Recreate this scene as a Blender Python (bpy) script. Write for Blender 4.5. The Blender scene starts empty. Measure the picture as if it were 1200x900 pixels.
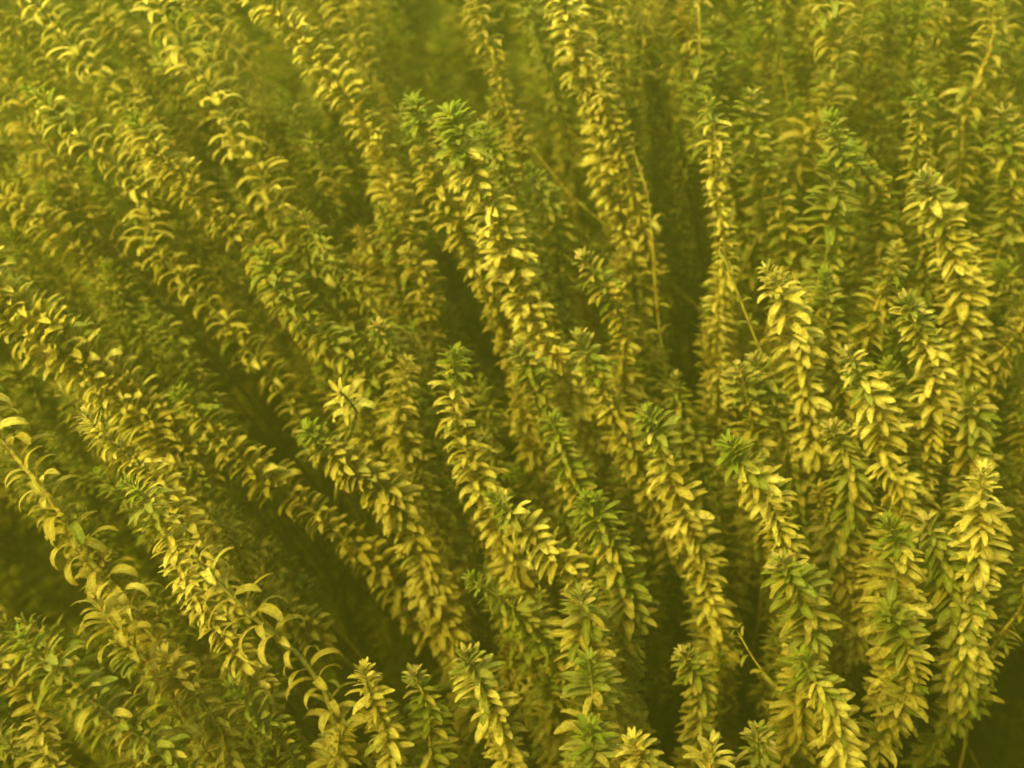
import bpy, math, random
import numpy as np
from mathutils import Vector, Matrix

# ------------------------------------------------------------------ camera, world, sun, exposure
SC = bpy.context.scene
COL = SC.collection
rng = random.Random(11)

PITCH = math.radians(35)
HFOV = math.radians(50)
CAM = Vector((0, 0, 0.75))
cam_d = bpy.data.cameras.new('camera')
cam = bpy.data.objects.new('camera', cam_d)
COL.objects.link(cam)
cam.location = CAM
cam.rotation_euler = (math.pi / 2 - PITCH, 0, 0)
cam_d.sensor_fit = 'HORIZONTAL'
cam_d.angle = HFOV
cam_d.clip_start = 0.01
cam_d.clip_end = 60
cam_d.dof.use_dof = True
cam_d.dof.focus_distance = 0.385
cam_d.dof.aperture_fstop = 9.0
SC.camera = cam

SUN_EL, SUN_AZ = math.radians(50), math.radians(-132)      # azimuth from +Y towards +X
w = bpy.data.worlds.new('World'); SC.world = w; w.use_nodes = True
nt = w.node_tree
sky = nt.nodes.new('ShaderNodeTexSky'); sky.sky_type = 'NISHITA'; sky.sun_disc = False
sky.sun_elevation = SUN_EL; sky.sun_rotation = SUN_AZ
bg = nt.nodes['Background']; bg.inputs['Strength'].default_value = 0.09
nt.links.new(sky.outputs[0], bg.inputs[0])

sd = bpy.data.lights.new('sun', 'SUN'); sd.energy = 1.5; sd.angle = math.radians(22); sd.color = (1, 0.87, 0.73)
sun = bpy.data.objects.new('sun', sd); COL.objects.link(sun)
sv = Vector((math.sin(SUN_AZ) * math.cos(SUN_EL), math.cos(SUN_AZ) * math.cos(SUN_EL), math.sin(SUN_EL)))
sun.rotation_euler = (-sv).to_track_quat('-Z', 'Y').to_euler()

SC.view_settings.view_transform = 'Standard'
SC.view_settings.look = 'None'
SC.view_settings.gamma = 1
SC.view_settings.exposure = 5.1
SC.cycles.use_denoising = True
SC.cycles.max_bounces = 10
SC.cycles.diffuse_bounces = 5
SC.cycles.volume_bounces = 2
SC.cycles.transmission_bounces = 4
SC.cycles.transparent_max_bounces = 8

# ------------------------------------------------------------------ picture rays (pixels of a 1200 x 900 frame) to points in the water
FPX = 600 / math.tan(HFOV / 2)
fwd = Vector((0, math.cos(PITCH), -math.sin(PITCH)))
upv = Vector((0, math.sin(PITCH), math.cos(PITCH)))
rgt = Vector((1, 0, 0))


def at(px, py, d):
    return CAM + rgt * ((px - 600) / FPX * d) + upv * (-(py - 450) / FPX * d) + fwd * d


def clamp(v, a=0.0, b=1.0):
    return max(a, min(b, v))


def canopy(px, py):
    """depth of the top of the weed bed along a ray"""
    d = 0.50 - 0.02 * py / 450 if py < 450 else 0.48 - 0.04 * (py - 450) / 450
    return d - 0.06 * clamp((400 - px) / 400) * clamp((py - 300) / 400)


# ------------------------------------------------------------------ materials
def leaf_mat(name, cols, silt, silt_amt, transl=0.62):
    m = bpy.data.materials.new(name); m.use_nodes = True
    n, l = m.node_tree.nodes, m.node_tree.links
    p = n['Principled BSDF']
    out = n['Material Output']
    oi = n.new('ShaderNodeObjectInfo'); ge = n.new('ShaderNodeNewGeometry')
    add = n.new('ShaderNodeMath'); add.operation = 'ADD'
    l.new(oi.outputs['Random'], add.inputs[0]); l.new(ge.outputs['Random Per Island'], add.inputs[1])
    fr = n.new('ShaderNodeMath'); fr.operation = 'FRACT'; l.new(add.outputs[0], fr.inputs[0])
    ramp = n.new('ShaderNodeValToRGB')
    e = ramp.color_ramp.elements
    e[0].position = 0; e[0].color = (*cols[0], 1)
    e[1].position = 1; e[1].color = (*cols[-1], 1)
    for i, c in enumerate(cols[1:-1], 1):
        x = e.new(i / (len(cols) - 1)); x.color = (*c, 1)
    l.new(fr.outputs[0], ramp.inputs[0])
    # silt and algae film: blotches and specks on the leaf
    no = n.new('ShaderNodeTexNoise'); no.inputs['Scale'].default_value = 900; no.inputs['Detail'].default_value = 4
    no.inputs['Roughness'].default_value = 0.7
    l.new(ge.outputs['Position'], no.inputs['Vector'])
    no2 = n.new('ShaderNodeTexNoise'); no2.inputs['Scale'].default_value = 55; no2.inputs['Detail'].default_value = 2
    l.new(ge.outputs['Position'], no2.inputs['Vector'])
    ad2 = n.new('ShaderNodeMath'); ad2.operation = 'ADD'
    l.new(no.outputs['Fac'], ad2.inputs[0]); l.new(no2.outputs['Fac'], ad2.inputs[1])
    mr = n.new('ShaderNodeMapRange'); mr.inputs['From Min'].default_value = 0.94; mr.inputs['From Max'].default_value = 1.10
    mr.inputs['To Min'].default_value = 0.0; mr.inputs['To Max'].default_value = silt_amt
    l.new(ad2.outputs[0], mr.inputs['Value'])
    mix = n.new('ShaderNodeMixRGB'); mix.inputs[2].default_value = (*silt, 1)
    l.new(mr.outputs[0], mix.inputs[0]); l.new(ramp.outputs[0], mix.inputs[1])
    # midrib: a paler line along the middle, from the leaf's own UV
    uv = n.new('ShaderNodeUVMap'); uv.uv_map = 'UVMap'
    sx = n.new('ShaderNodeSeparateXYZ'); l.new(uv.outputs[0], sx.inputs[0])
    s1 = n.new('ShaderNodeMath'); s1.operation = 'SUBTRACT'; s1.inputs[1].default_value = 0.5; l.new(sx.outputs['Y'], s1.inputs[0])
    s2 = n.new('ShaderNodeMath'); s2.operation = 'ABSOLUTE'; l.new(s1.outputs[0], s2.inputs[0])
    s3 = n.new('ShaderNodeMapRange'); s3.inputs['From Min'].default_value = 0.03; s3.inputs['From Max'].default_value = 0.11
    s3.inputs['To Min'].default_value = 0.45; s3.inputs['To Max'].default_value = 0
    l.new(s2.outputs[0], s3.inputs['Value'])
    mix2 = n.new('ShaderNodeMixRGB'); mix2.inputs[2].default_value = (*[min(1, c * 1.25) for c in silt], 1)
    l.new(s3.outputs[0], mix2.inputs[0]); l.new(mix.outputs[0], mix2.inputs[1])
    # withered, brown leaf ends on some leaves
    t1 = n.new('ShaderNodeMath'); t1.operation = 'MULTIPLY_ADD'; t1.inputs[1].default_value = 0.5
    l.new(no2.outputs['Fac'], t1.inputs[0]); l.new(sx.outputs['X'], t1.inputs[2])
    t2 = n.new('ShaderNodeMapRange'); t2.inputs['From Min'].default_value = 1.0; t2.inputs['From Max'].default_value = 1.22
    t2.inputs['To Max'].default_value = 0.6
    l.new(t1.outputs[0], t2.inputs['Value'])
    t3 = n.new('ShaderNodeMath'); t3.operation = 'GREATER_THAN'; t3.inputs[1].default_value = 0.62; l.new(fr.outputs[0], t3.inputs[0])
    t4 = n.new('ShaderNodeMath'); t4.operation = 'MULTIPLY'; l.new(t2.outputs[0], t4.inputs[0]); l.new(t3.outputs[0], t4.inputs[1])
    mix3 = n.new('ShaderNodeMixRGB'); mix3.inputs[2].default_value = (0.20, 0.11, 0.025, 1)
    l.new(t4.outputs[0], mix3.inputs[0]); l.new(mix2.outputs[0], mix3.inputs[1]); mix2 = mix3
    # dark flecks of algae
    no3 = n.new('ShaderNodeTexNoise'); no3.inputs['Scale'].default_value = 480; no3.inputs['Detail'].default_value = 3
    l.new(ge.outputs['Position'], no3.inputs['Vector'])
    f1 = n.new('ShaderNodeMapRange'); f1.inputs['From Min'].default_value = 0.53; f1.inputs['From Max'].default_value = 0.68
    f1.inputs['To Max'].default_value = 0.55
    l.new(no3.outputs['Fac'], f1.inputs['Value'])
    mix4 = n.new('ShaderNodeMixRGB'); mix4.inputs[2].default_value = (0.10, 0.095, 0.02, 1)
    l.new(f1.outputs[0], mix4.inputs[0]); l.new(mix2.outputs[0], mix4.inputs[1]); mix2 = mix4
    l.new(mix2.outputs[0], p.inputs['Base Color'])
    p.inputs['Roughness'].default_value = 0.42
    p.inputs['Specular IOR Level'].default_value = 0.22
    bu = n.new('ShaderNodeBump'); bu.inputs['Strength'].default_value = 0.8; bu.inputs['Distance'].default_value = 0.0008
    l.new(no.outputs['Fac'], bu.inputs['Height']); l.new(bu.outputs[0], p.inputs['Normal'])
    tr = n.new('ShaderNodeBsdfTranslucent'); l.new(mix2.outputs[0], tr.inputs[0])
    ms = n.new('ShaderNodeMixShader'); ms.inputs[0].default_value = transl
    l.new(p.outputs[0], ms.inputs[1]); l.new(tr.outputs[0], ms.inputs[2])
    l.new(ms.outputs[0], out.inputs['Surface'])
    return m


MAT = {
    'young': leaf_mat('young_leaf', [(0.17, 0.22, 0.012), (0.22, 0.25, 0.016), (0.27, 0.26, 0.02)], (0.22, 0.26, 0.06), 0.3, 0.62),
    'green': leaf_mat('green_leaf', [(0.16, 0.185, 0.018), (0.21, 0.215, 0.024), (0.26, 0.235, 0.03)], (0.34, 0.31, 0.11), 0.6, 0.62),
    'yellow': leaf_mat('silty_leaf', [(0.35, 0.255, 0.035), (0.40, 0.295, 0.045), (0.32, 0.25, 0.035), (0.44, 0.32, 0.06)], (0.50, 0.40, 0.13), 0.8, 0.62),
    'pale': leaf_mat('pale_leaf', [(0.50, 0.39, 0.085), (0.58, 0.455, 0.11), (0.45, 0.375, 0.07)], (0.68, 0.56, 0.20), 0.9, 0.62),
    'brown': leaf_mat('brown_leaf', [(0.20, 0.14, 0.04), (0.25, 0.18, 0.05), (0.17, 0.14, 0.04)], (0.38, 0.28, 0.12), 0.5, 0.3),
    'orange': leaf_mat('withered_leaf', [(0.36, 0.24, 0.05), (0.42, 0.30, 0.06), (0.34, 0.26, 0.05)], (0.46, 0.36, 0.13), 0.6, 0.62),
}


def stem_mat(name, a, b):
    m = bpy.data.materials.new(name); m.use_nodes = True
    n, l = m.node_tree.nodes, m.node_tree.links
    p = n['Principled BSDF']
    uv = n.new('ShaderNodeUVMap'); uv.uv_map = 'UVMap'
    sx = n.new('ShaderNodeSeparateXYZ'); l.new(uv.outputs[0], sx.inputs[0])
    fr = n.new('ShaderNodeMath'); fr.operation = 'FRACT'; l.new(sx.outputs['X'], fr.inputs[0])   # one unit of u per joint of the stem
    mr = n.new('ShaderNodeMapRange'); mr.inputs['From Min'].default_value = 0.1; mr.inputs['From Max'].default_value = 0.32
    mr.inputs['To Min'].default_value = 1; mr.inputs['To Max'].default_value = 0
    l.new(fr.outputs[0], mr.inputs['Value'])
    no = n.new('ShaderNodeTexNoise'); no.inputs['Scale'].default_value = 300
    ge = n.new('ShaderNodeNewGeometry'); l.new(ge.outputs['Position'], no.inputs['Vector'])
    mix = n.new('ShaderNodeMixRGB'); mix.inputs[1].default_value = (*a, 1); mix.inputs[2].default_value = (*b, 1)
    l.new(mr.outputs[0], mix.inputs[0])
    mu = n.new('ShaderNodeMixRGB'); mu.blend_type = 'MULTIPLY'; mu.inputs[0].default_value = 0.5
    l.new(mix.outputs[0], mu.inputs[1]); l.new(no.outputs['Fac'], mu.inputs[2])
    l.new(mu.outputs[0], p.inputs['Base Color'])
    p.inputs['Roughness'].default_value = 0.45
    return m


MAT['stem'] = stem_mat('stem', (0.17, 0.145, 0.03), (0.15, 0.09, 0.025))
MAT['red_stem'] = stem_mat('red_jointed_stem', (0.34, 0.28, 0.05), (0.32, 0.07, 0.03))
MAT['gold_stem'] = stem_mat('gold_stem', (0.34, 0.26, 0.05), (0.22, 0.10, 0.03))


def bed_mat():
    m = bpy.data.materials.new('silt'); m.use_nodes = True
    n, l = m.node_tree.nodes, m.node_tree.links
    p = n['Principled BSDF']
    ge = n.new('ShaderNodeNewGeometry')
    no = n.new('ShaderNodeTexNoise'); no.inputs['Scale'].default_value = 24; no.inputs['Detail'].default_value = 8
    l.new(ge.outputs['Position'], no.inputs['Vector'])
    r = n.new('ShaderNodeValToRGB')
    r.color_ramp.elements[0].color = (0.035, 0.032, 0.012, 1); r.color_ramp.elements[0].position = 0.3
    r.color_ramp.elements[1].color = (0.11, 0.095, 0.04, 1); r.color_ramp.elements[1].position = 0.75
    l.new(no.outputs['Fac'], r.inputs[0]); l.new(r.outputs[0], p.inputs['Base Color'])
    p.inputs['Roughness'].default_value = 0.95
    bu = n.new('ShaderNodeBump'); bu.inputs['Distance'].default_value = 0.01
    l.new(no.outputs['Fac'], bu.inputs['Height']); l.new(bu.outputs[0], p.inputs['Normal'])
    return m


# ------------------------------------------------------------------ lake bed
BED_R = 5.0


SHADE_DIPS = [(at(1130, 850, 0.72), 0.13, 0.20), (at(400, 705, 0.74), 0.09, 0.14), (at(40, 680, 0.70), 0.09, 0.10), (at(320, 540, 0.76), 0.07, 0.12)]  # hollows added to the bed so that these gaps come out darker


def bed_z(x, y):
    return -sum(d * math.exp(-((x - c.x) ** 2 + (y - c.y) ** 2) / (r * r)) for c, r, d in SHADE_DIPS) + 0.02 + 0.47 * (lambda t: t * t * (3 - 2 * t))(clamp((y - 0.28) / 0.62)) + 0.018 * math.sin(x * 5.1 + 1) * math.cos(y * 4.3) + 0.010 * math.sin(x * 13 + y * 9)


def build_bed():
    N = 120
    # finer near the middle
    t = np.linspace(-1, 1, N + 1); g = BED_R * np.sign(t) * np.abs(t) ** 2.2
    verts = [(x, y + 0.6, bed_z(x, y + 0.6)) for y in g for x in g]
    faces = [(j * (N + 1) + i, j * (N + 1) + i + 1, (j + 1) * (N + 1) + i + 1, (j + 1) * (N + 1) + i) for j in range(N) for i in range(N)]
    me = bpy.data.meshes.new('lake_bed'); me.from_pydata(verts, [], faces); me.update()
    me.shade_smooth(); me.materials.append(bed_mat())
    o = bpy.data.objects.new('lake_bed', me); COL.objects.link(o)
    o['kind'] = 'structure'; o['label'] = 'dark silt bed under the waterweed'


build_bed()

# ------------------------------------------------------------------ leaf shapes: X outwards, Z towards the shoot's tip, unit length
def leaf_geo(bend, width, twist, fold, wob, ns=7):
    """(verts, quads, uvs). bend: degrees that the blade curls down over its length."""
    V, Q, UV = [], [], []
    x = z = 0.0
    ang = 0.0
    prof = [0.52, 0.82, 0.97, 1.0, 0.99, 0.92, 0.74, 0.26] if ns == 7 else [0.50, 0.95, 0.98, 0.76, 0.20] if ns == 4 else [0.6, 1.0, 0.15]
    for i in range(ns + 1):
        t = i / ns
        ang = -math.radians(bend) * (t ** 1.15)
        hw = width * 0.5 * prof[i]
        tw = twist * t
        side = Vector((0, math.cos(tw), math.sin(tw)))
        nrm = Vector((-math.sin(ang), 0, math.cos(ang)))
        off = wob * math.sin(t * 5.0)
        lift = fold * hw
        for s, v in ((-1, 0.0), (0, 0.5), (1, 1.0)):
            pnt = Vector((x, off * 0.2, z)) + side * (s * hw) + nrm * (lift if s else 0.0)
            V.append(tuple(pnt)); UV.append((t, v))
        x += math.cos(ang) / ns; z += math.sin(ang) / ns
    for i in range(ns):
        for s in (0, 1):
            a = i * 3 + s
            Q.append((a, a + 3, a + 4, a + 1))
    return np.array(V), Q, UV


BENDS = [12, 45, 80, 125, 175]
VARIANTS = {}                     # (bend index, j, slim) -> geometry
_r = random.Random(3)
for bi, b in enumerate(BENDS):
    for j in range(3):
        for slim in (0, 1):
            wd = (0.25 if slim else 0.28) * _r.uniform(0.92, 1.12)
            VARIANTS[bi, j, slim] = leaf_geo(b + _r.uniform(-10, 10), wd, _r.uniform(-0.5, 0.5), _r.uniform(0.25, 0.6), _r.uniform(-0.12, 0.12))
COARSE = {(bi, j, slim): leaf_geo(BENDS[bi], 0.26 if slim else 0.30, (j - 1) * 0.4, 0.4, 0, 4) for bi in range(5) for j in range(3) for slim in (0, 1)}
FINE = {(bi, j, slim): leaf_geo(BENDS[bi], 0.26 if slim else 0.30, (j - 1) * 0.4, 0.4, 0, 2) for bi in range(5) for j in range(3) for slim in (0, 1)}
MESHES = {}


def set_uv(me, uvs):
    lay = me.uv_layers.new(name='UVMap')
    idx = np.empty(len(me.loops), dtype=np.int32); me.loops.foreach_get('vertex_index', idx)
    lay.data.foreach_set('uv', np.asarray(uvs, dtype=np.float32)[idx].ravel())


def leaf_mesh(var, mat):
    k = (var, mat)
    if k not in MESHES:
        V, Q, UV = VARIANTS[var]
        me = bpy.data.meshes.new('leaf'); me.from_pydata(V.tolist(), [], Q); me.update(); set_uv(me, UV)
        me.shade_smooth(); me.materials.append(MAT[mat]); MESHES[k] = me
    return MESHES[k]


def joined_leaves(name, items, origin, geo=COARSE):
    """one mesh of many leaves; items: (matrix, variant, material)"""
    mats = sorted({m for _, _, m in items})
    V, Q, UV, MI = [], [], [], []
    base = 0
    o = np.array(origin)
    for M, var, m in items:
        v, q, uv = geo[var]
        A = np.array(M)
        V.append(v @ A[:3, :3].T + A[:3, 3] - o)
        Q.append(np.array(q) + base); UV += uv; MI += [mats.index(m)] * len(q)
        base += len(v)
    me = bpy.data.meshes.new(name)
    me.from_pydata(np.concatenate(V).tolist(), [], np.concatenate(Q).tolist()); me.update()
    set_uv(me, UV); me.shade_smooth()
    for m in mats: me.materials.append(MAT[m])
    me.polygons.foreach_set('material_index', MI)
    return me


# ------------------------------------------------------------------ shoots
def smooth(pts, step):
    """Catmull-Rom through 3-D points, resampled to even steps"""
    P = [np.array(p) for p in pts]
    P = [2 * P[0] - P[1]] + P + [2 * P[-1] - P[-2]]
    out = []
    for i in range(1, len(P) - 2):
        a, b, c, d = P[i - 1:i + 3]
        for t in np.linspace(0, 1, 14, endpoint=False):
            out.append(0.5 * (2 * b + (c - a) * t + (2 * a - 5 * b + 4 * c - d) * t * t + (3 * b - a - 3 * c + d) * t ** 3))
    out.append(P[-2])
    out = np.array(out)
    s = np.concatenate([[0], np.cumsum(np.linalg.norm(np.diff(out, axis=0), axis=1))])
    n = max(4, int(s[-1] / step))
    q = np.linspace(0, s[-1], n + 1)
    return np.stack([np.interp(q, s, out[:, k]) for k in range(3)], 1), q


def frames(P):
    T = np.gradient(P, axis=0); T = -T / np.linalg.norm(T, axis=1, keepdims=True)      # towards the tip
    N = np.zeros_like(P)
    n = np.cross(T[0], (0.3, 1, 0.2)); n /= np.linalg.norm(n)
    for i in range(len(P)):
        n = n - T[i] * np.dot(n, T[i]); n /= np.linalg.norm(n); N[i] = n
    return T, N, np.cross(T, N)


def stem_mesh(P, q, joint, mat, r0=0.0005, r1=0.0010, step=3, sides=6):
    idx = list(range(0, len(P), step))
    if idx[-1] != len(P) - 1: idx.append(len(P) - 1)
    T, N, B = frames(P)
    V, F, UV = [], [], []
    for i in idx:
        r = r0 + (r1 - r0) * clamp(q[i] / 0.05)
        r *= 1 + 0.25 * max(0, math.cos(2 * math.pi * q[i] / joint)) ** 4
        for k in range(sides):
            a = 2 * math.pi * k / sides
            V.append(P[i] + r * (math.cos(a) * N[i] + math.sin(a) * B[i])); UV.append((q[i] / joint, k / sides))
    for i in range(len(idx) - 1):
        for k in range(sides):
            a, b = i * sides + k, i * sides + (k + 1) % sides
            F.append((a, b, b + sides, a + sides))
    F.append(tuple(range(sides))); F.append(tuple(range(len(V) - 1, len(V) - 1 - sides, -1)))
    me = bpy.data.meshes.new('stem'); me.from_pydata([v.tolist() for v in V], [], F); me.update()
    set_uv(me, UV); me.shade_smooth(); me.materials.append(MAT[mat])
    return me


#           per whorl, spacing m, base elevation deg (tip, body), bend indices (tip, body), slim, tip zone m
HABIT = {
    'D': (4, 0.0017, (74, 16), ((0, 1), (0, 1, 1)), 0, 0.012),          # dense plume
    'F': (5, 0.0020, (66, 34), ((1, 1), (1, 1, 2, 2)), 0, 0.012),          # full and shaggy
    'N': (4, 0.0021, (65, 26), ((0, 1), (1, 1, 2)), 0, 0.016),          # narrow, small-leaved
    'S': (4, 0.0034, (70, 34), ((1, 2), (1, 2, 2, 3)), 1, 0.016),       # open, leaves arching right over
    'M': (5, 0.0026, (68, 28), ((1, 1), (1, 1, 2, 2)), 0, 0.015),          # in between
    'R': (3, 0.0043, (62, 46), ((2, 2), (2, 3, 3, 4)), 1, 0.010),       # few leaves, hooked right back
    'B': (3, 0.0120, (60, 35), ((1, 2), (2, 3)), 1, 0.010),             # nearly bare
}
TIPS = {'g': 'young', 'r': 'brown', 'y': None}


def tone_of(tone, s, tip, rr):
    if TIPS[tip] and rr.random() < 0.7 - s / 0.016: return TIPS[tip]
    if TIPS[tip] and rr.random() < 1.1 - s / 0.026: return 'green'
    x = rr.random()
    if tone == 'Y': return 'yellow' if x < 0.86 else 'green' if x < 0.91 else 'orange' if x < 0.95 else 'pale'
    if tone == 'G': return 'green' if x < 0.75 else 'yellow'
    if tone == 'P': return 'pale' if x < 0.72 else 'yellow' if x < 0.97 else 'green'
    if tone == 'L': return 'yellow' if x < 0.60 else 'green' if x < 0.93 else 'orange'
    if tone == 'B': return 'green' if x < 0.6 else 'brown' if x < 0.85 else 'yellow'  # older browned shoots; the dark mix also paints in shade behind the front rows
    if tone == 'O': return 'orange' if x < 0.6 else 'yellow' if x < 0.88 else 'brown'
    return 'green'


def whorls(P, q, habit, tone, tip, L, upto, rr, drop=0.0):
    """leaf placements (matrix, variant, material) from the tip down to arc length upto"""
    n, sp, (e0, e1), (bt, bb), slim, zone = HABIT[habit]
    T, N, B = frames(P)
    out = []
    e1 += rr.gauss(0, 5); sp *= rr.uniform(0.9, 1.25); L *= rr.uniform(0.92, 1.08)
    wph = rr.uniform(0, 6.28)
    s, w_i = 0.0006, 0
    neat = habit in 'DN'
    tocam = np.array((0.0, -1.0, 0.6))                      # the ranks of leaves turn to the open, lit side of the bed
    ph = math.atan2(float(np.dot(tocam, B[len(P) // 4])), float(np.dot(tocam, N[len(P) // 4]))) + (rr.gauss(0, 0.12) if neat else rr.uniform(0, 6.28))
    while s < upto and s < q[-1]:
        i = int(np.searchsorted(q, s)); i = min(i, len(P) - 1)
        f = clamp(s / zone)
        size = L * (0.42 + 0.58 * f ** 0.8)
        wander = 1 + 0.13 * math.sin(s * 95 + wph) + 0.08 * math.sin(s * 260 + 2 * wph)
        fade = clamp((upto - s) / max(0.03, upto * 0.25))
        for k in range(n if f > 0.25 else max(3, n - 1)):
            if rr.random() < drop + (0.35 * (1 - fade)): continue
            a = ph + 2 * math.pi * k / n + rr.gauss(0, 0.13 if neat else 0.2)
            el = math.radians(e0 + (e1 - e0) * f ** 0.6 + rr.gauss(0, 8 if neat else 10))
            X = math.cos(a) * N[i] + math.sin(a) * B[i]
            Y = np.cross(T[i], X)
            x2 = math.cos(el) * X + math.sin(el) * T[i]
            z2 = -math.sin(el) * X + math.cos(el) * T[i]
            # small roll about the leaf's own axis
            ro = rr.gauss(0, 0.2 if neat else 0.25)
            y3 = math.cos(ro) * Y + math.sin(ro) * z2; z3 = -math.sin(ro) * Y + math.cos(ro) * z2
            l = size * wander * rr.uniform(0.78, 1.15); wv = l * rr.uniform(0.85, 1.15)
            p = P[i] + X * 0.0006
            M = ((x2[0] * l, y3[0] * wv, z3[0] * l, p[0]), (x2[1] * l, y3[1] * wv, z3[1] * l, p[1]), (x2[2] * l, y3[2] * wv, z3[2] * l, p[2]), (0, 0, 0, 1))
            bi = rr.choice(bt if f < 0.6 else bb)
            out.append((M, (bi, rr.randrange(3), slim), tone_of(tone, s, tip, rr)))
        s += sp * (0.32 + 0.68 * f) * rr.uniform(0.88, 1.12)
        ph += math.pi / n + rr.gauss(0, 0.035 if neat else 0.1); w_i += 1
    return out


def path3d(px_pts, doff, k, rooted=True, rr=rng, stiff=0.88):
    """tip-first polyline in the picture -> points in the water, receding as it goes down, then on down to the bed"""
    d = max(0.34, canopy(*px_pts[0]) + doff)
    pts = [at(*px_pts[0], d)]
    for (x0, y0), (x1, y1) in zip(px_pts, px_pts[1:]):
        d += k * math.hypot(x1 - x0, y1 - y0) * d / FPX
        pts.append(at(x1, y1, d))
    vis = sum((b - a).length for a, b in zip(pts, pts[1:]))
    if rooted:
        dirv = (pts[-1] - pts[-2]).normalized()
        p = pts[-1].copy()
        for _ in range(40):
            dirv = (dirv * stiff + Vector((rr.gauss(0, 0.03), 0.16 + rr.gauss(0, 0.03), -0.28)) * (1 - stiff) * 5.5).normalized()
            p = p + dirv * 0.03
            pts.append(p.copy())
            if p.z < bed_z(p.x, p.y) - 0.005: break
    return pts, vis


def shoot(px_pts, habit, tone, tip, doff, Lmm, label, group, single=True, k=0.5, name='waterweed_shoot', tail=0.05, drop=0.0, seed=0, cat='water plant', stem=None):
    rr = random.Random(seed)
    jit = 0.3 if habit == 'B' else 1.0
    bow = rr.gauss(0, 5) * jit
    px_pts = [(x + rr.gauss(0, 3.0) * jit + bow * math.sin(3.1 * i / max(1, len(px_pts) - 1)), y + rr.gauss(0, 2.0) * jit) for i, (x, y) in enumerate(px_pts)]
    pts, vis = path3d(px_pts, doff, k, rr=rr, stiff=0.97 if habit == 'B' else 0.88)
    P, q = smooth(pts, 0.0015)
    root = bpy.data.objects.new(name, None); COL.objects.link(root)
    base = Vector(P[-1].tolist()); root.location = base
    root.empty_display_size = 0.01
    root['label'] = label; root['category'] = cat; root['group'] = group
    Pl = P - np.array(base)
    sm = stem or ('red_stem' if rr.random() < 0.35 else 'stem')
    so = bpy.data.objects.new('stem', stem_mesh(Pl, q, HABIT[habit][1], sm, step=3 if single else 5, sides=6 if single else 5, r1=0.00045 if habit == 'B' else 0.0011 if habit in 'SR' else 0.0008, r0=0.0004))
    COL.objects.link(so); so.parent = root
    items = whorls(Pl, q, habit, tone, tip, Lmm * (1.12 if habit == 'R' else 1.02 if habit == 'S' else 0.94 if habit in 'MF' else 0.87) / 1000, vis + tail, rr, drop)
    if single:
        for M, var, mt in items:
            o = bpy.data.objects.new('leaf', leaf_mesh(var, mt))
            COL.objects.link(o); o.parent = root; o.matrix_basis = Matrix(M)
    elif items:
        o = bpy.data.objects.new('leaves', joined_leaves('leaves', items, (0, 0, 0)))
        COL.objects.link(o); o.parent = root; o['kind'] = 'stuff'
    return len(items)


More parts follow.
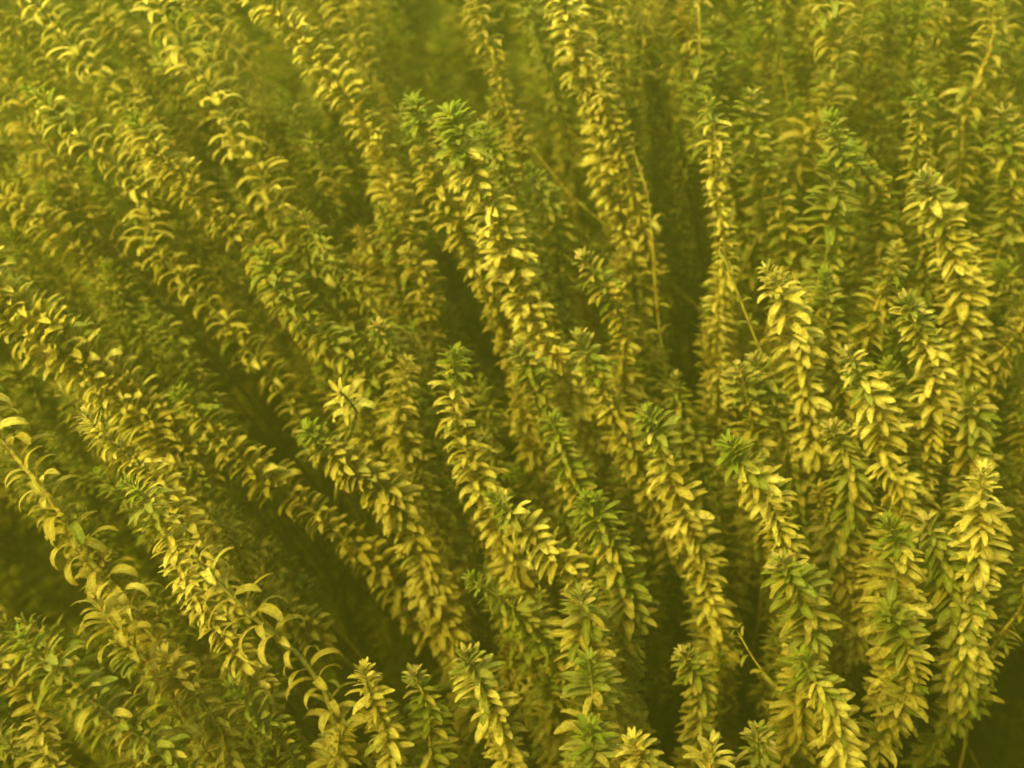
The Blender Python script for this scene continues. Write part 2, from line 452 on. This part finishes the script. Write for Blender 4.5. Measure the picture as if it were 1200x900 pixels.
GL = 'open shoots sweeping down from the upper left'
GC = 'bushy shoots in the middle of the bed'
GR = 'upright plumes on the right side'
GN = 'near shoots at the lower left'
GB = 'short shoots along the bottom'
GT = 'thin bare stems between the plumes'
SHOOTS = [
    # --- upper left, open rows
    ([(-20, -60), (43, 0), (67, 33), (92, 60), (117, 83), (147, 133), (180, 185), (215, 225)], 'S', 'P', 'y', -.01, 11, 'yellow open shoot entering at the top left corner, pairs of arching leaves', GL),
    ([(30, 95), (67, 133), (100, 165), (133, 190), (160, 215), (170, 250), (180, 285), (215, 330), (250, 365), (285, 408), (320, 445), (345, 480)], 'S', 'P', 'g', -.02, 11, 'long pale open shoot running under the corner shoot down to the dark hollow', GL),
    ([(165, -60), (183, 15), (207, 40), (217, 63), (230, 90), (250, 113), (267, 143), (277, 167), (293, 193), (320, 232), (345, 272)], 'S', 'P', 'y', -.03, 12, 'pale open shoot with the largest hooked leaves of the upper left', GL),
    ([(205, -50), (227, 5), (253, 43), (283, 73), (300, 110), (320, 143), (350, 180), (375, 225)], 'S', 'O', 'y', .01, 10, 'golden thin leaved shoot just right of the pale hooked one', GL),
    ([(280, -50), (313, 7), (347, 47), (370, 80), (393, 110), (410, 140), (437, 187), (453, 233), (470, 277), (490, 330), (500, 380)], 'F', 'P', 'y', -.02, 12, 'pale shoot with bright broad leaves beside the muddy gap at the top', GL),
    ([(110, -10), (125, 20), (143, 43), (167, 83), (197, 117), (217, 143), (232, 172), (255, 215)], 'M', 'O', 'y', .03, 8, 'small leaved orange shoot between the two pale open rows', GL),
    ([(-35, 40), (7, 97), (33, 127), (43, 157), (67, 193), (90, 227), (107, 257), (133, 287), (170, 330)], 'S', 'O', 'y', 0, 10, 'orange tinted open shoot along the upper left edge', GL),
    ([(-20, 215), (33, 247), (63, 267), (83, 292), (110, 315), (150, 350)], 'M', 'Y', 'y', .01, 10, 'yellow green shoot leaving the left edge above the brightest row', GL),
    ([(145, 130), (185, 180), (215, 215), (250, 255), (285, 285), (310, 312), (330, 350), (365, 400), (400, 425), (440, 455)], 'F', 'Y', 'g', -.02, 11, 'long olive shoot with green tip, straight through the upper left quarter', GL),
    ([(300, 295), (325, 335), (355, 370), (390, 400), (425, 430), (455, 462)], 'F', 'G', 'g', -.03, 11, 'dense green plume beneath the long olive shoot', GL),
    ([(355, 250), (375, 290), (400, 325), (430, 355), (450, 390), (480, 440)], 'M', 'G', 'r', -.01, 9, 'speckled olive shoot with reddish joints left of the middle', GL),
    ([(-30, 30), (0, 60), (30, 105), (60, 150)], 'N', 'G', 'g', .06, 9, 'dull green shoot filling the left edge behind the orange row', GL),
    ([(420, -40), (430, 20), (445, 70), (462, 120), (470, 175)], 'M', 'Y', 'y', .05, 10, 'yellow shoot at the top, left of the darkest upper gap', GL),
    ([(375, -30), (395, 20), (420, 70), (445, 130)], 'M', 'Y', 'y', .03, 10, 'yellow leafy shoot at the top beside the pale broad leaved one', GL),
    ([(340, 150), (360, 190), (385, 240), (400, 290)], 'M', 'G', 'g', .04, 9, 'shaded green shoot below the muddy gap', GL),
    ([(90, -30), (115, 10), (140, 50), (160, 70)], 'N', 'G', 'g', .08, 9, 'faint green shoot behind the top left open rows', GL),
    # --- left
    ([(-60, 310), (-15, 355), (7, 375), (43, 402), (77, 425), (113, 450), (140, 470), (167, 497), (187, 530), (215, 575), (245, 620)], 'F', 'P', 'y', -.05, 13, 'brightest sunlit yellow shoot, thick row crossing the left edge', GN),  # strong sunlight on this row is put into its pale leaf tone
    ([(-50, 285), (-10, 330), (20, 355), (58, 382), (92, 408), (128, 432), (158, 455), (187, 485), (208, 520), (235, 565)], 'F', 'P', 'y', -.05, 12, 'second sunlit row pressed against the upper side of the brightest one', GN),  # pale leaves carry the same sunlight here
    ([(-40, 270), (0, 310), (30, 345), (65, 380), (100, 405)], 'M', 'G', 'g', 0, 11, 'green yellow shoot just above the brightest sunlit row', GN),
    ([(100, 482), (115, 500), (137, 525), (167, 553), (193, 585), (220, 625), (245, 665)], 'N', 'P', 'y', -.05, 10, 'tight row of small pale pointed leaves under the sunlit row', GN),
    ([(205, 455), (230, 482), (260, 507), (287, 540), (317, 563), (350, 585), (385, 610), (415, 640), (447, 667), (470, 700)], 'M', 'Y', 'g', -.01, 10, 'arching leaved shoot edging the dark hollow from its left', GN),
    ([(165, 360), (195, 400), (225, 435), (250, 470)], 'M', 'G', 'g', .02, 9, 'dim green shoot between the long pale row and the dark hollow', GN),
    ([(120, 330), (150, 370), (180, 400), (215, 440), (240, 480)], 'M', 'G', 'y', .03, 9, 'greenish tangled shoot above the sunlit row', GN),
    ([(-45, 450), (-10, 505), (7, 523), (23, 541), (47, 570), (68, 603), (90, 643), (123, 680), (153, 713), (180, 753), (202, 783), (230, 802)], 'R', 'Y', 'y', -.08, 13, 'nearest open shoot with thick bare stem and long hooked leaves', GN),
    ([(143, 562), (157, 580), (177, 605), (197, 635), (210, 680), (233, 717), (255, 742), (285, 780)], 'D', 'P', 'g', -.06, 9, 'pale speckled plume with fresh white green tip', GN),
    ([(225, 650), (267, 693), (300, 727), (333, 750), (353, 773), (377, 813), (395, 845), (410, 890)], 'R', 'Y', 'y', -.05, 13, 'open shoot with long curled leaves below the dark hollow', GN),
    ([(20, 742), (37, 760), (60, 778), (83, 795), (113, 820), (140, 842), (177, 873), (215, 910)], 'M', 'G', 'g', -.09, 11, 'green tipped shoot with red jointed stem in the bottom left corner', GN),
    ([(-30, 745), (0, 780), (20, 803), (33, 828), (50, 868), (60, 920)], 'D', 'Y', 'y', -.10, 9, 'yellow plume cut by the left edge at the bottom corner', GN),
    ([(60, 590), (85, 625), (115, 655), (140, 690)], 'N', 'Y', 'y', -.03, 8, 'fine leaved shoot clinging beside the thick bare stem', GN),
    ([(250, 600), (275, 635), (300, 675), (330, 705)], 'M', 'Y', 'y', 0, 9, 'brownish shoot behind the curled leaves, left of the dark hollow', GN),
    ([(215, 545), (250, 580), (290, 620), (330, 665)], 'M', 'G', 'y', .02, 9, 'dull olive shoot between the sunlit row and the hollow', GN),
    ([(265, 800), (290, 830), (320, 860), (350, 900)], 'D', 'G', 'g', -.03, 9, 'dark olive plume under the open curled shoot near the bottom', GN),
    ([(190, 760), (220, 800), (250, 840), (275, 890)], 'M', 'Y', 'y', -.03, 10, 'shaded yellow shoot right of the red jointed stem', GN),
    ([(110, 700), (150, 745), (185, 790), (220, 840)], 'R', 'Y', 'y', -.03, 12, 'open shoot hidden behind the nearest thick stemmed one', GN),
    # --- middle
    ([(525, 128), (540, 160), (560, 205), (578, 245), (592, 290), (610, 340), (632, 385), (650, 428)], 'F', 'P', 'g', -.06, 13, 'bright broad plume with fresh green tip at the centre top', GC),
    ([(488, 118), (500, 165), (518, 220), (540, 268), (562, 320), (585, 370), (598, 410)], 'F', 'Y', 'g', -.03, 11, 'yellow plume just left of the broad green tipped plume', GC),
    ([(535, 412), (532, 450), (540, 500), (557, 533), (568, 570), (582, 610)], 'M', 'P', 'g', -.05, 11, 'speckled whitish tuft of a shoot at the centre', GC),
    ([(396, 458), (402, 468), (410, 482), (416, 492)], 'R', 'P', 'y', -.065, 11, 'single brilliant sprig with starry pale leaves beside the hollow', GC),
    ([(355, 503), (385, 525), (420, 550), (450, 580), (475, 615), (495, 655), (510, 695), (525, 735)], 'F', 'Y', 'g', -.04, 11, 'long plume bordering the dark hollow on its right, green tip', GC),
    ([(478, 425), (465, 480), (470, 520), (485, 560), (500, 600), (530, 650), (550, 700)], 'F', 'Y', 'y', -.02, 10, 'golden tangled shoot between speckled tuft and hollow plume', GC),
    ([(605, 408), (620, 440), (635, 475), (655, 515)], 'D', 'G', 'r', -.02, 10, 'green plume with brown rosette under the bright broad plume', GC),
    ([(645, 488), (660, 525), (672, 560), (688, 600), (700, 640)], 'D', 'G', 'g', -.03, 10, 'olive plume right below the brown rosette plume', GC),
    ([(680, 395), (700, 435), (718, 475), (735, 510), (750, 550)], 'D', 'Y', 'r', -.03, 11, 'plume with spread brown crown and drooping leaves, right of centre', GC),
    ([(685, 298), (705, 345), (720, 387), (724, 420), (735, 460)], 'D', 'Y', 'r', -.02, 10, 'upright brown topped plume next to the bare jointed stem', GC),
    ([(755, 478), (778, 517), (787, 548), (800, 585), (815, 625), (825, 665), (832, 705)], 'D', 'P', 'g', -.05, 12, 'large pale plume right of centre, leaves drooping in layers', GC),
    ([(575, 580), (595, 600), (617, 624), (640, 643), (660, 662), (680, 690)], 'D', 'P', 'g', -.05, 10, 'slanting bright plume below the speckled tuft', GC),
    ([(680, 582), (700, 612), (715, 645), (725, 685), (730, 720), (735, 760)], 'D', 'G', 'g', -.05, 11, 'fresh green arched plume below centre', GC),
    ([(550, 675), (575, 695), (603, 712), (630, 735), (655, 770)], 'D', 'G', 'g', -.03, 10, 'green feathery plume lying under the slanting bright one', GC),
    ([(678, 692), (688, 725), (693, 750), (695, 780)], 'D', 'Y', 'r', -.05, 11, 'star crowned brownish plume beneath the green arched one', GC),
    ([(600, 450), (615, 500), (630, 550), (640, 600)], 'M', 'Y', 'y', .02, 10, 'shaded yellow shoot behind the olive plume', GC),
    ([(480, 290), (490, 330), (495, 370), (505, 420), (515, 460)], 'M', 'O', 'y', .02, 10, 'orange yellow shoot with loose leaves left of the bright plume', GC),
    ([(622, 190), (640, 227), (650, 270), (658, 310), (664, 367), (668, 420)], 'D', 'G', 'g', .01, 9, 'shaded green plume to the right of the broad green tipped plume', GC),
    ([(555, 610), (575, 650), (590, 690)], 'M', 'O', 'y', .03, 9, 'golden withered shoot in shade behind the slanting bright plume', GC),
    ([(440, 380), (455, 420), (465, 460)], 'M', 'O', 'r', -.01, 9, 'orange shoot with red joints above the brilliant sprig', GC),
    ([(555, 150), (590, 215), (610, 265), (628, 320)], 'D', 'G', 'g', -.01, 9, 'green plume half hidden behind the broad green tipped plume', GC),
    # --- top middle
    ([(550, -45), (563, 0), (577, 43), (590, 90), (600, 125), (607, 160), (608, 195)], 'N', 'O', 'y', 0, 8, 'slender golden shoot hanging in the dark upper gap', GC),
    ([(645, -40), (663, 13), (680, 50), (690, 87), (708, 120), (713, 150), (714, 193), (722, 227), (735, 267), (742, 310)], 'F', 'P', 'y', -.02, 11, 'tall yellow shoot at the top centre, thick with leaves', GC),
    ([(725, -45), (723, 0), (720, 33), (730, 62), (728, 100), (735, 150)], 'S', 'Y', 'y', .01, 11, 'open yellow shoot just right of the tall top shoot', GC),
    ([(770, -40), (763, 13), (755, 50), (747, 85), (742, 130)], 'S', 'Y', 'y', .02, 10, 'golden stemmed shoot tilted right at the top', GC),
    ([(690, 70), (705, 110), (725, 150), (740, 200)], 'D', 'Y', 'y', 0, 9, 'leafy yellow side shoot pressed against the tall top shoot', GC),
    ([(790, 150), (795, 200), (797, 250), (800, 300)], 'D', 'G', 'g', .08, 9, 'dim green plume in the gap left of the slim upright plume', GC),
    ([(620, -20), (640, 40), (650, 90), (660, 130)], 'S', 'G', 'y', .10, 10, 'faint open shoot behind the tall top shoot', GC),
    # --- right
    ([(822, 103), (830, 150), (833, 187), (830, 227), (838, 280), (837, 317), (834, 357), (838, 393), (843, 430)], 'N', 'P', 'g', -.03, 9, 'slim upright plume with pale layered leaves, dark water on both sides', GR),
    ([(882, 110), (883, 147), (892, 187), (910, 213), (920, 253), (930, 290), (933, 330)], 'M', 'Y', 'r', -.01, 10, 'shoot with dull crown, spreading open lower down, next to slim plume', GR),
    ([(872, -30), (890, 10), (907, 50), (913, 83), (923, 120), (928, 155)], 'D', 'G', 'y', .03, 9, 'curved olive plume at the top, right of the dark gap', GR),
    ([(975, -45), (970, 17), (968, 57), (972, 83), (963, 113), (957, 150)], 'S', 'Y', 'y', -.02, 12, 'open golden shoot with heavy arching leaves at the upper right', GR),
    ([(1010, -45), (1008, 10), (1004, 67), (998, 127), (1000, 170)], 'S', 'Y', 'y', .01, 11, 'second open shoot crowded against the heavy arching one', GR),
    ([(970, 140), (983, 188), (978, 233), (974, 283), (965, 330)], 'D', 'G', 'g', -.04, 12, 'wide green plume under the heavy arching shoot', GR),
    ([(985, 165), (1008, 195), (1022, 230), (1030, 270)], 'D', 'Y', 'g', -.01, 10, 'yellow edged plume leaning out right of the wide green plume', GR),
    ([(1073, 98), (1078, 145), (1076, 187), (1082, 230)], 'D', 'Y', 'g', -.01, 10, 'green capped plume of the upper right with a twin below it', GR),
    ([(1088, 208), (1103, 262), (1118, 310), (1122, 360), (1130, 400)], 'D', 'P', 'r', -.04, 12, 'broad feathery plume with dark crown near the right edge', GR),
    ([(1112, -40), (1102, 10), (1100, 55), (1088, 95), (1080, 130)], 'S', 'Y', 'y', .02, 10, 'loose golden shoot above the green capped plume', GR),
    ([(1185, -50), (1172, 5), (1167, 50), (1147, 93), (1133, 132), (1125, 180)], 'S', 'Y', 'y', -.02, 12, 'open golden shoot slanting left down the right upper corner', GR),
    ([(1172, 130), (1190, 185), (1188, 225), (1178, 280)], 'D', 'Y', 'r', -.01, 11, 'plume at the right edge beneath the slanting golden shoot', GR),
    ([(900, 312), (918, 355), (930, 397), (942, 430)], 'M', 'P', 'y', -.05, 11, 'bright starry topped shoot standing free of the others', GR),
    ([(965, 322), (973, 368), (975, 405), (985, 450)], 'D', 'Y', 'g', -.03, 10, 'plume right of the starry topped shoot', GR),
    ([(1050, 285), (1043, 310), (1030, 342), (1012, 377), (1000, 410), (985, 445)], 'D', 'Y', 'y', -.03, 10, 'yellow plume leaning left over its neighbours', GR),
    ([(1062, 350), (1078, 395), (1090, 435), (1092, 487), (1085, 540), (1072, 595)], 'D', 'P', 'r', -.05, 11, 'tall curved plume with silver edged leaves on the right', GR),
    ([(995, 408), (1012, 455), (1023, 495), (1032, 535), (1045, 585), (1040, 640)], 'D', 'P', 'r', -.06, 12, 'longest right hand plume with dark red rosette', GR),
    ([(1040, 425), (1048, 465), (1055, 510), (1060, 560)], 'D', 'G', 'g', -.03, 10, 'green plume squeezed between the rosette plume and the curved one', GR),
    ([(862, 428), (873, 475), (885, 520)], 'D', 'Y', 'r', -.03, 10, 'low brownish plume left of the thin slanting stem', GR),
    ([(884, 418), (903, 460), (914, 500), (922, 535)], 'D', 'G', 'r', -.02, 10, 'olive plume crossed by the thin slanting stem', GR),
    ([(852, 515), (870, 540), (890, 570), (906, 605), (922, 645), (932, 690)], 'D', 'P', 'g', -.07, 11, 'handsome plume with vivid green crown and glossy centre leaf', GR),
    ([(910, 652), (925, 685), (935, 720), (945, 760)], 'D', 'Y', 'r', -.06, 12, 'plume with brown crown growing under the vivid green crowned one', GR),
    ([(935, 765), (955, 795), (972, 830), (988, 870), (998, 920)], 'D', 'P', 'g', -.05, 11, 'layered plume running off the bottom right of middle', GB),
    ([(978, 498), (985, 545), (990, 587), (982, 630)], 'D', 'G', 'r', -.03, 11, 'shaded plume with drab crown between the two large right plumes', GR),
    ([(1138, 462), (1140, 507), (1138, 550), (1130, 590)], 'D', 'Y', 'r', -.03, 11, 'drab plume above the bright rosette at the right', GR),
    ([(1150, 550), (1154, 595), (1150, 635), (1140, 675)], 'D', 'P', 'y', -.07, 11, 'bright yellow rosette topped plume near the right edge', GR),
    ([(1045, 610), (1046, 645), (1042, 685), (1045, 720)], 'D', 'P', 'g', -.06, 13, 'broad leaved plume hanging over the lower right tangle', GR),
    ([(1085, 608), (1103, 645), (1116, 680), (1122, 720)], 'D', 'G', 'r', -.05, 12, 'green plume with reddish crown beside the broad leaved one', GR),
    ([(1040, 712), (1053, 750), (1056, 785), (1045, 825), (1030, 865)], 'D', 'Y', 'g', -.05, 12, 'lower right plume with neat overlapping leaves against the dark', GR),
    ([(1215, 640), (1203, 680), (1192, 715), (1172, 750), (1150, 790)], 'D', 'G', 'y', -.03, 10, 'plume bending in from the right edge above the dark corner', GR),
    ([(1220, 345), (1190, 395), (1165, 425), (1155, 470), (1150, 520)], 'M', 'O', 'y', -.01, 9, 'forked golden branch at the right edge', GR),
    ([(1170, 270), (1185, 320), (1180, 380)], 'D', 'G', 'g', .05, 10, 'murky green plume behind the forked golden branch', GR),
    ([(960, 570), (975, 640), (985, 700), (990, 760)], 'M', 'O', 'y', -.01, 10, 'withered orange shoot deep between the lower right plumes', GR),
    ([(1105, 480), (1112, 530), (1105, 590)], 'D', 'G', 'g', .02, 10, 'dim plume right of the curved silver edged one', GR),
    ([(795, 440), (805, 480), (815, 530)], 'D', 'G', 'r', .02, 10, 'dusky plume behind the large pale plume', GR),
    # --- bottom
    ([(425, 780), (437, 815), (450, 852), (458, 900)], 'D', 'P', 'y', -.05, 10, 'short starry yellow plume at the lower end of the dark hollow', GB),
    ([(483, 785), (490, 825), (497, 870), (505, 920)], 'D', 'G', 'r', -.04, 11, 'short green plume beside the starry yellow one', GB),
    ([(540, 765), (558, 795), (575, 825), (588, 855), (598, 900)], 'D', 'P', 'r', -.05, 11, 'pale plume with brownish crown at the bottom centre', GB),
    ([(690, 772), (693, 815), (688, 850), (685, 880)], 'D', 'Y', 'g', -.06, 11, 'even upright plume below the star crowned brownish one', GB),
    ([(690, 848), (690, 885), (688, 930)], 'D', 'Y', 'g', -.07, 11, 'stubby plume at the bottom edge under the even upright one', GB),
    ([(745, 868), (750, 900), (755, 940)], 'D', 'P', 'y', -.07, 10, 'starry tip poking up at the bottom edge right of the stubby plume', GB),
    ([(795, 765), (812, 800), (822, 840)], 'D', 'Y', 'r', -.02, 10, 'lone small plume in the dark water below the large pale plume', GB),
    ([(887, 853), (890, 890), (893, 930)], 'D', 'Y', 'r', -.05, 11, 'reddish hearted rosette at the bottom edge', GB),
    ([(832, 872), (840, 905), (845, 940)], 'S', 'P', 'y', -.06, 12, 'bright hooked leaf tip just left of the reddish hearted rosette', GB),
    ([(600, 720), (620, 760), (635, 810)], 'D', 'G', 'g', .02, 10, 'dark green plume hidden behind the bottom centre plumes', GB),
    ([(405, 850), (400, 890), (400, 930)], 'M', 'Y', 'y', -.04, 11, 'tangled yellow shoot in the bottom edge left of the starry plume', GB),
    # --- bare stems
    ([(738, 165), (748, 195), (757, 225), (765, 275), (770, 330), (773, 380), (776, 430)], 'B', 'Y', 'y', 0, 9, 'bare golden jointed stem with a few whorls below', GT),
    ([(618, 165), (645, 200), (672, 232), (720, 272)], 'B', 'G', 'y', .03, 7, 'thin bare stem slanting through the gap right of the golden shoot', GT),
    ([(818, -30), (822, 30), (821, 60), (823, 95)], 'B', 'Y', 'y', .0, 8, 'straight bare stem above the slim upright plume', GT),
    ([(845, 290), (870, 355), (895, 412), (915, 450), (937, 492)], 'B', 'G', 'y', -.03, 7, 'long thin stem slanting over the olive plume', GT),
    ([(860, 735), (890, 778), (915, 805), (938, 832)], 'B', 'G', 'y', -.03, 7, 'thin slanting stem in the dark above the reddish rosette', GT),
    ([(1098, 800), (1112, 830), (1130, 865)], 'B', 'G', 'y', .09, 9, 'nearly bare stem with few leaves in the dark lower right corner', GT),
]
n_single = 0
for i, (pts, hab, tone, tip, do, L, lab, grp) in enumerate(SHOOTS):
    bare = hab == 'B'
    if grp in (GR, GB) and tone == 'Y': tone = 'L'                        # the right side is fresher and greener
    n_single += shoot(pts, hab, tone, tip, do, L, lab, grp, True, k=1.5 if 'brilliant sprig' in lab else 0.35 if grp in (GL, GN) else 0.5, seed=100 + i,
                      name='bare_waterweed' if bare else 'waterweed_shoot', drop=0.35 if bare else 0.07, tail=0.0 if bare else 0.004 if 'sprig' in lab else 0.03 if grp in (GL, GN) else 0.065,
                      stem='gold_stem' if bare or 'thick bare stem and' in lab else 'red_stem' if 'red' in lab else None)

# ------------------------------------------------------------------ shoots farther back, fading into the murk
GAPS = [(400, 715, 75, 80), (295, 480, 50, 75), (340, 570, 50, 60), (420, 660, 60, 60), (60, 690, 60, 50), (515, 60, 35, 70), (790, 330, 32, 90), (570, 390, 20, 40), (1140, 840, 150, 120),
        (770, 820, 60, 70), (640, 170, 30, 40), (290, 60, 20, 50), (880, 790, 25, 50)]


def in_gap(x, y):
    return any(((x - a) / c) ** 2 + ((y - b) / d) ** 2 < 1 for a, b, c, d in GAPS)


def flow(x, y):
    """direction of a shoot from tip to root in the picture"""
    a = math.radians(45 - 43 * clamp(x / 950) + 5 * clamp((y - 200) / 400) * clamp((500 - x) / 500))
    return math.sin(a), math.cos(a)


FAR_LABELS = [
    (lambda x, y: x < 400 and y < 400, 'dim olive shoot fading into murk behind the open rows of the upper left'),
    (lambda x, y: x < 400, 'shaded olive shoot deep behind the near shoots of the lower left'),
    (lambda x, y: x < 800 and y < 400, 'dim olive shoot fading into murk behind the top centre shoots'),
    (lambda x, y: x < 800, 'shaded olive shoot deep between the bushy middle plumes'),
    (lambda x, y: y < 400, 'dim olive shoot fading into murk behind the upper right plumes'),
    (lambda x, y: True, 'shaded olive shoot deep behind the lower right plumes'),
]
fr = random.Random(77)
n_far = 0
while n_far < 184:
    x, y = fr.uniform(-110, 1270), fr.uniform(-150, 880)
    off = fr.choice((0.03, 0.045, 0.06, 0.08, 0.11, 0.15)) * fr.uniform(0.8, 1.25)
    ln = fr.uniform(120, 260)
    px, py = x, y
    pts = [(px, py)]
    for _ in range(4):
        fx, fy = flow(px, py); j = fr.gauss(0, 0.12)
        px += (fx + j) * ln / 4; py += fy * ln / 4
        pts.append((px, py))
    if any(in_gap(*p) for p in pts) and off < 0.24: continue
    lab = next(l for f, l in FAR_LABELS if f(x, y))
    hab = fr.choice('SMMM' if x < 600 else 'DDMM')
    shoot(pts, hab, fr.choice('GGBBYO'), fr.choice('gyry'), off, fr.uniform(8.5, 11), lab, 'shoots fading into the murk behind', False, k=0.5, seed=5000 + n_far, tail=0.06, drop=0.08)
    n_far += 1


# ------------------------------------------------------------------ thin strands past counting, filling in between the rows
def tangle():
    rr = random.Random(404)
    items = []
    n = 0
    while n < 620:
        x, y = rr.uniform(-120, 1260), rr.uniform(-150, 870)
        off = rr.uniform(0.015, 0.12)
        ln = rr.uniform(90, 220)
        px, py = x, y
        pts = [(px, py)]
        for _ in range(3):
            fx, fy = flow(px, py); j = rr.gauss(0, 0.22)
            px += (fx + j) * ln / 3; py += fy * ln / 3
            pts.append((px, py))
        if any(in_gap(*p) for p in pts): continue
        p3, vis = path3d(pts, off, 0.6, rooted=False)
        P, q = smooth(p3, 0.002)
        items += whorls(P, q, rr.choice('SMM'), rr.choice('GGBYO'), rr.choice('gyry'), rr.uniform(0.0065, 0.009), vis, rr, 0.15)
        n += 1
    me = joined_leaves('waterweed_tangle', items, (0, 0, 0), FINE)
    o = bpy.data.objects.new('waterweed_tangle', me); COL.objects.link(o)
    o['kind'] = 'stuff'; o['label'] = 'fine leafy strands tangled between the rows of shoots'


tangle()

# ------------------------------------------------------------------ low tangle over the bed
def weed_mass():
    """the unnumbered shoots behind and below: one mass"""
    rr = random.Random(5)
    items = []
    for n in range(2300):
        y = rr.uniform(0.05, 1.0); x = rr.uniform(-0.35 - 0.55 * max(y, 0), 0.35 + 0.55 * max(y, 0))
        if n >= 1800:                                       # thicker in the hollows, where the bed is in view
            c, r, _d = SHADE_DIPS[n % 4]; x, y = c.x + rr.gauss(0, r), c.y + rr.gauss(0, r)
        h = rr.uniform(0.04, 0.13) + 0.08 * clamp((y - 0.5) / 0.4) * rr.random()
        d0 = Vector((-0.12 - 0.35 * clamp(0.4 - x) + rr.gauss(0, 0.15), rr.gauss(-0.1, 0.15), 1)).normalized()
        b = Vector((x, y, bed_z(x, y)))
        pts = [b + d0 * h, b + d0 * h * 0.66 + Vector((rr.gauss(0, .006), rr.gauss(0, .006), 0)), b + d0 * h * 0.33, b]
        P, q = smooth(pts, 0.003)
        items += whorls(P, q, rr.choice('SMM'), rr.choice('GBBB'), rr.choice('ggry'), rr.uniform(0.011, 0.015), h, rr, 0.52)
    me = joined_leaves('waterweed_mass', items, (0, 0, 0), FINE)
    o = bpy.data.objects.new('waterweed_mass', me); COL.objects.link(o)
    o['kind'] = 'stuff'; o['label'] = 'dark low mass of waterweed over the silt bed'
    return len(items)


n_u = weed_mass()

# ------------------------------------------------------------------ the murky water: one closed box
def haze():
    x, y0, y1, z0, z1 = 6.0, -5.4, 6.6, -1.0, 0.80
    V = [(sx * x, yy, zz) for zz in (z0, z1) for yy in (y0, y1) for sx in (-1, 1)]
    F = [(0, 2, 3, 1), (4, 5, 7, 6), (0, 1, 5, 4), (2, 6, 7, 3), (0, 4, 6, 2), (1, 3, 7, 5)]
    me = bpy.data.meshes.new('haze'); me.from_pydata(V, [], F); me.update()
    m = bpy.data.materials.new('murky_water'); m.use_nodes = True
    n, l = m.node_tree.nodes, m.node_tree.links
    n.remove(n['Principled BSDF'])
    v = n.new('ShaderNodeVolumePrincipled')
    v.inputs['Color'].default_value = (0.030, 0.0285, 0.0035, 1)
    v.inputs['Density'].default_value = 3.6
    v.inputs['Absorption Color'].default_value = (0.24, 0.255, 0.006, 1)
    v.inputs['Anisotropy'].default_value = 0.55
    l.new(v.outputs[0], n['Material Output'].inputs['Volume'])
    me.materials.append(m)
    o = bpy.data.objects.new('haze', me); COL.objects.link(o)
    o['kind'] = 'stuff'; o['label'] = 'murky yellow green water'


haze()
print('leaves as objects', n_single, 'far shoots', n_far, 'undergrowth leaves', n_u, 'objects', len(bpy.data.objects))
